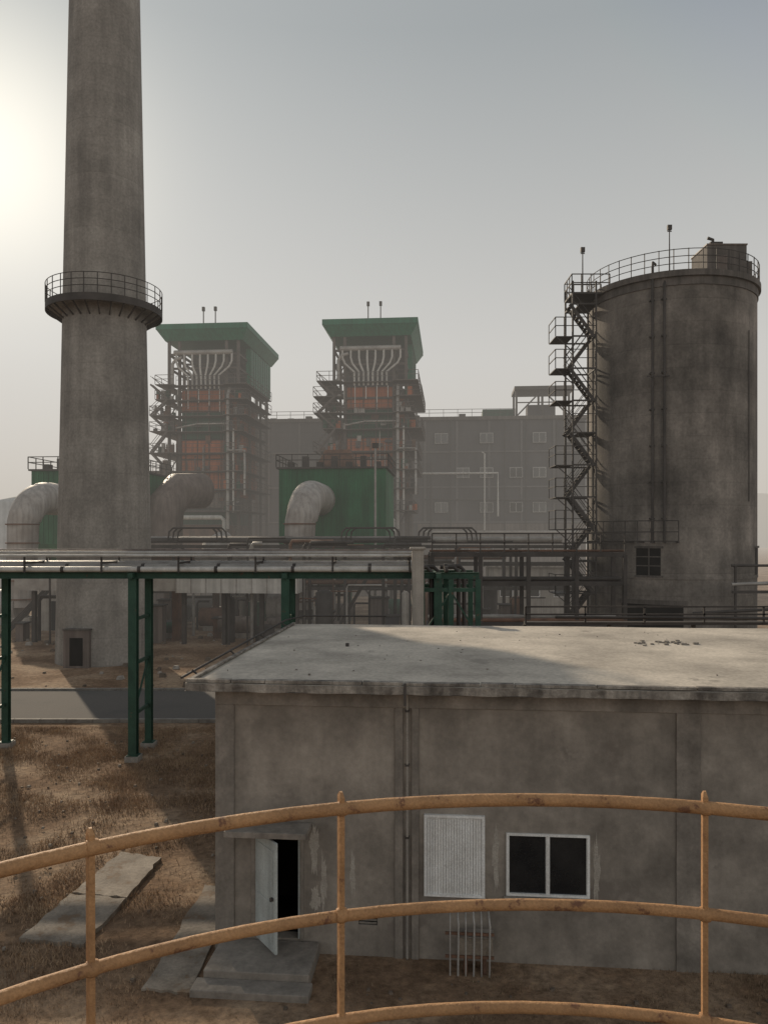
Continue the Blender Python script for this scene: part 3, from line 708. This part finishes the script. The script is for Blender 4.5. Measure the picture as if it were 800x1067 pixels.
b=B(); b.box(0,6,0,5,-.1,3.4,'conc'); b.hexa([(-.3,-.3,3.4),(6.3,-.3,3.4),(6.3,5.3,3.4),(-.3,5.3,3.4)],[(2.6,-.3,4.6),(3.4,-.3,4.6),(3.4,5.3,4.6),(2.6,5.3,4.6)],'roofedge'); b.box(1,2.2,-.03,-.01,0,2.2,'black'); b.box(3.6,5,-.03,-.01,1.2,2.4,'glass'); b.make('walls_and_roof',P)
P=empty('water_tank',(-53,112,0)); b=B(); b.tube([(0,0,0),(0,0,12.0),(0,0,13.0)],[4.2,4.2,.4],'tank',40); b.make('shell',P)
b=B(); b.tube([(0,0,0),(0,0,14.5)],[.12,.08],'pipe',8); b.box(-.25,.25,-.15,.15,14.2,14.6,'steel'); o=b.make('lighting_pole'); o.location=(-.7,62,0)
P=empty('cable_tray_line',(0,0,0)); b=B()
b.tube([(6,27,4.2),(26,25.8,4.2)],.05,'steel',8); b.box(5,26,27.2,27.6,3.9,4.0,'steel'); b.rail((5,27.2,3.95),(26,27.2,3.95),h=.6,sp=2)
for x in range(5,27,3): b.beam((x,27.4,-.1),(x,27.4,3.9),.12,.12,'steel')
b.make('tray',P)

b=B(); vs=[];fs=[]; nxh=160
for i in range(nxh+1):
    x=-900+1800*i/nxh; 
    h=10+6*math.sin(x*.011)+4*math.sin(x*.027+1)+3*math.sin(x*.07)+ 42*math.exp(-((x-350)/90)**2)
    vs+=[(x,520,-2),(x,640,max(h,3)),(x,900,-2)]
for i in range(nxh): 
    a=3*i; fs+=[(a,a+3,a+4,a+1),(a+1,a+4,a+5,a+2)]
b.add(vs,fs,'hill',True); b.make('hills')

# ------------------------------------------------------------ haze over the plant: absorption plus emitted glow standing in for scattered light
b=B(); b.box(-450,450,36.5,1000,-3,48,'hill'); hz=b.make('haze'); hz.data.materials.clear()
m=D.materials.new('glowing_haze_volume'); m.use_nodes=True; nt=m.node_tree; nt.nodes.clear()
SIG=.0025
out=nt.nodes.new('ShaderNodeOutputMaterial'); va=nt.nodes.new('ShaderNodeVolumeAbsorption'); em=nt.nodes.new('ShaderNodeEmission'); ad=nt.nodes.new('ShaderNodeAddShader')
va.inputs['Color'].default_value=(0,0,0,1); va.inputs['Density'].default_value=SIG
em.inputs['Color'].default_value=(.57,.525,.465,1); em.inputs['Strength'].default_value=SIG
nt.links.new(va.outputs[0],ad.inputs[0]); nt.links.new(em.outputs[0],ad.inputs[1]); nt.links.new(ad.outputs[0],out.inputs['Volume']); hz.data.materials.append(m)

# ------------------------------------------------------------ world, sun, camera
w=D.worlds.new('World'); scene.world=w; w.use_nodes=True; nt=w.node_tree; N=nt.nodes; L=nt.links; N.clear()
out=N.new('ShaderNodeOutputWorld'); bg=N.new('ShaderNodeBackground'); sky=N.new('ShaderNodeTexSky'); sky.sky_type='NISHITA'
sky.sun_disc=False; sky.sun_elevation=SUN_EL; sky.sun_rotation=SUN_AZ; sky.dust_density=2; sky.air_density=1.0; sky.ozone_density=1.0; sky.altitude=100
hs=N.new('ShaderNodeHueSaturation'); hs.inputs['Saturation'].default_value=.35
mn=N.new('ShaderNodeVectorMath'); mn.operation='MINIMUM'; mn.inputs[1].default_value=(3.9,4.0,4.0)
L.new(sky.outputs[0],hs.inputs['Color']); L.new(hs.outputs[0],mn.inputs[0]); L.new(mn.outputs[0],bg.inputs['Color']); bg.inputs['Strength'].default_value=.05
tc=N.new('ShaderNodeTexCoord'); nv=N.new('ShaderNodeVectorMath'); nv.operation='NORMALIZE'; L.new(tc.outputs['Generated'],nv.inputs[0])
def dotpow(vec,p,amp):
    dp=N.new('ShaderNodeVectorMath'); dp.operation='DOT_PRODUCT'; dp.inputs[1].default_value=vec; L.new(nv.outputs[0],dp.inputs[0])
    mx=N.new('ShaderNodeMath'); mx.operation='MAXIMUM'; mx.inputs[1].default_value=0; L.new(dp.outputs['Value'],mx.inputs[0])
    pw=N.new('ShaderNodeMath'); pw.operation='POWER'; pw.inputs[1].default_value=p; L.new(mx.outputs[0],pw.inputs[0])
    ml=N.new('ShaderNodeMath'); ml.operation='MULTIPLY'; ml.inputs[1].default_value=amp; L.new(pw.outputs[0],ml.inputs[0]); return ml.outputs[0]
def bgn(col,st):
    g=N.new('ShaderNodeBackground')
    if isinstance(col,tuple): g.inputs['Color'].default_value=(*col,1)
    else: L.new(col,g.inputs['Color'])
    if isinstance(st,(int,float)): g.inputs['Strength'].default_value=st
    else: L.new(st,g.inputs['Strength'])
    return g.outputs[0]
sx=N.new('ShaderNodeSeparateXYZ'); L.new(nv.outputs[0],sx.inputs[0])
cr=N.new('ShaderNodeValToRGB'); e=cr.color_ramp.elements
e[0].position=0; e[0].color=(.48,.44,.39,1); e[1].position=1; e[1].color=(.12,.14,.16,1)
for p,c in((.22,(.41,.405,.39)),(.55,(.13,.155,.172))):
    q=e.new(p); q.color=(*c,1)
L.new(sx.outputs[2],cr.inputs[0])
parts=[bg.outputs[0],bgn(cr.outputs[0],1.0),bgn((1,.90,.70),dotpow(S,110,.6)),bgn((1,.95,.85),dotpow(S,12,.16)),
       bgn((1,.94,.86),dotpow(Vector((-S.x,-S.y,.25)).normalized(),2,.32))]  # extra sky glow opposite the sun, added to fill the shaded walls
cur=parts[0]
for p in parts[1:]:
    ad=N.new('ShaderNodeAddShader'); L.new(cur,ad.inputs[0]); L.new(p,ad.inputs[1]); cur=ad.outputs[0]
L.new(cur,out.inputs['Surface'])

sl=D.lights.new('sun','SUN'); sl.energy=4.4; sl.angle=math.radians(.8); sl.color=(1,.84,.64)
so=D.objects.new('sun',sl); scene.collection.objects.link(so); so.rotation_euler=(-S).to_track_quat('-Z','Y').to_euler()
cam=D.cameras.new('camera'); co=D.objects.new('camera',cam); scene.collection.objects.link(co)
cam.sensor_fit='VERTICAL'; cam.sensor_height=34.6; cam.lens=26; cam.shift_y=.0248; cam.clip_end=5000; cam.clip_start=.05
co.location=(0,0,7); co.rotation_euler=(math.radians(90),0,0)
scene.camera=co
scene.view_settings.view_transform='Standard'; scene.view_settings.look='None'; scene.view_settings.exposure=0
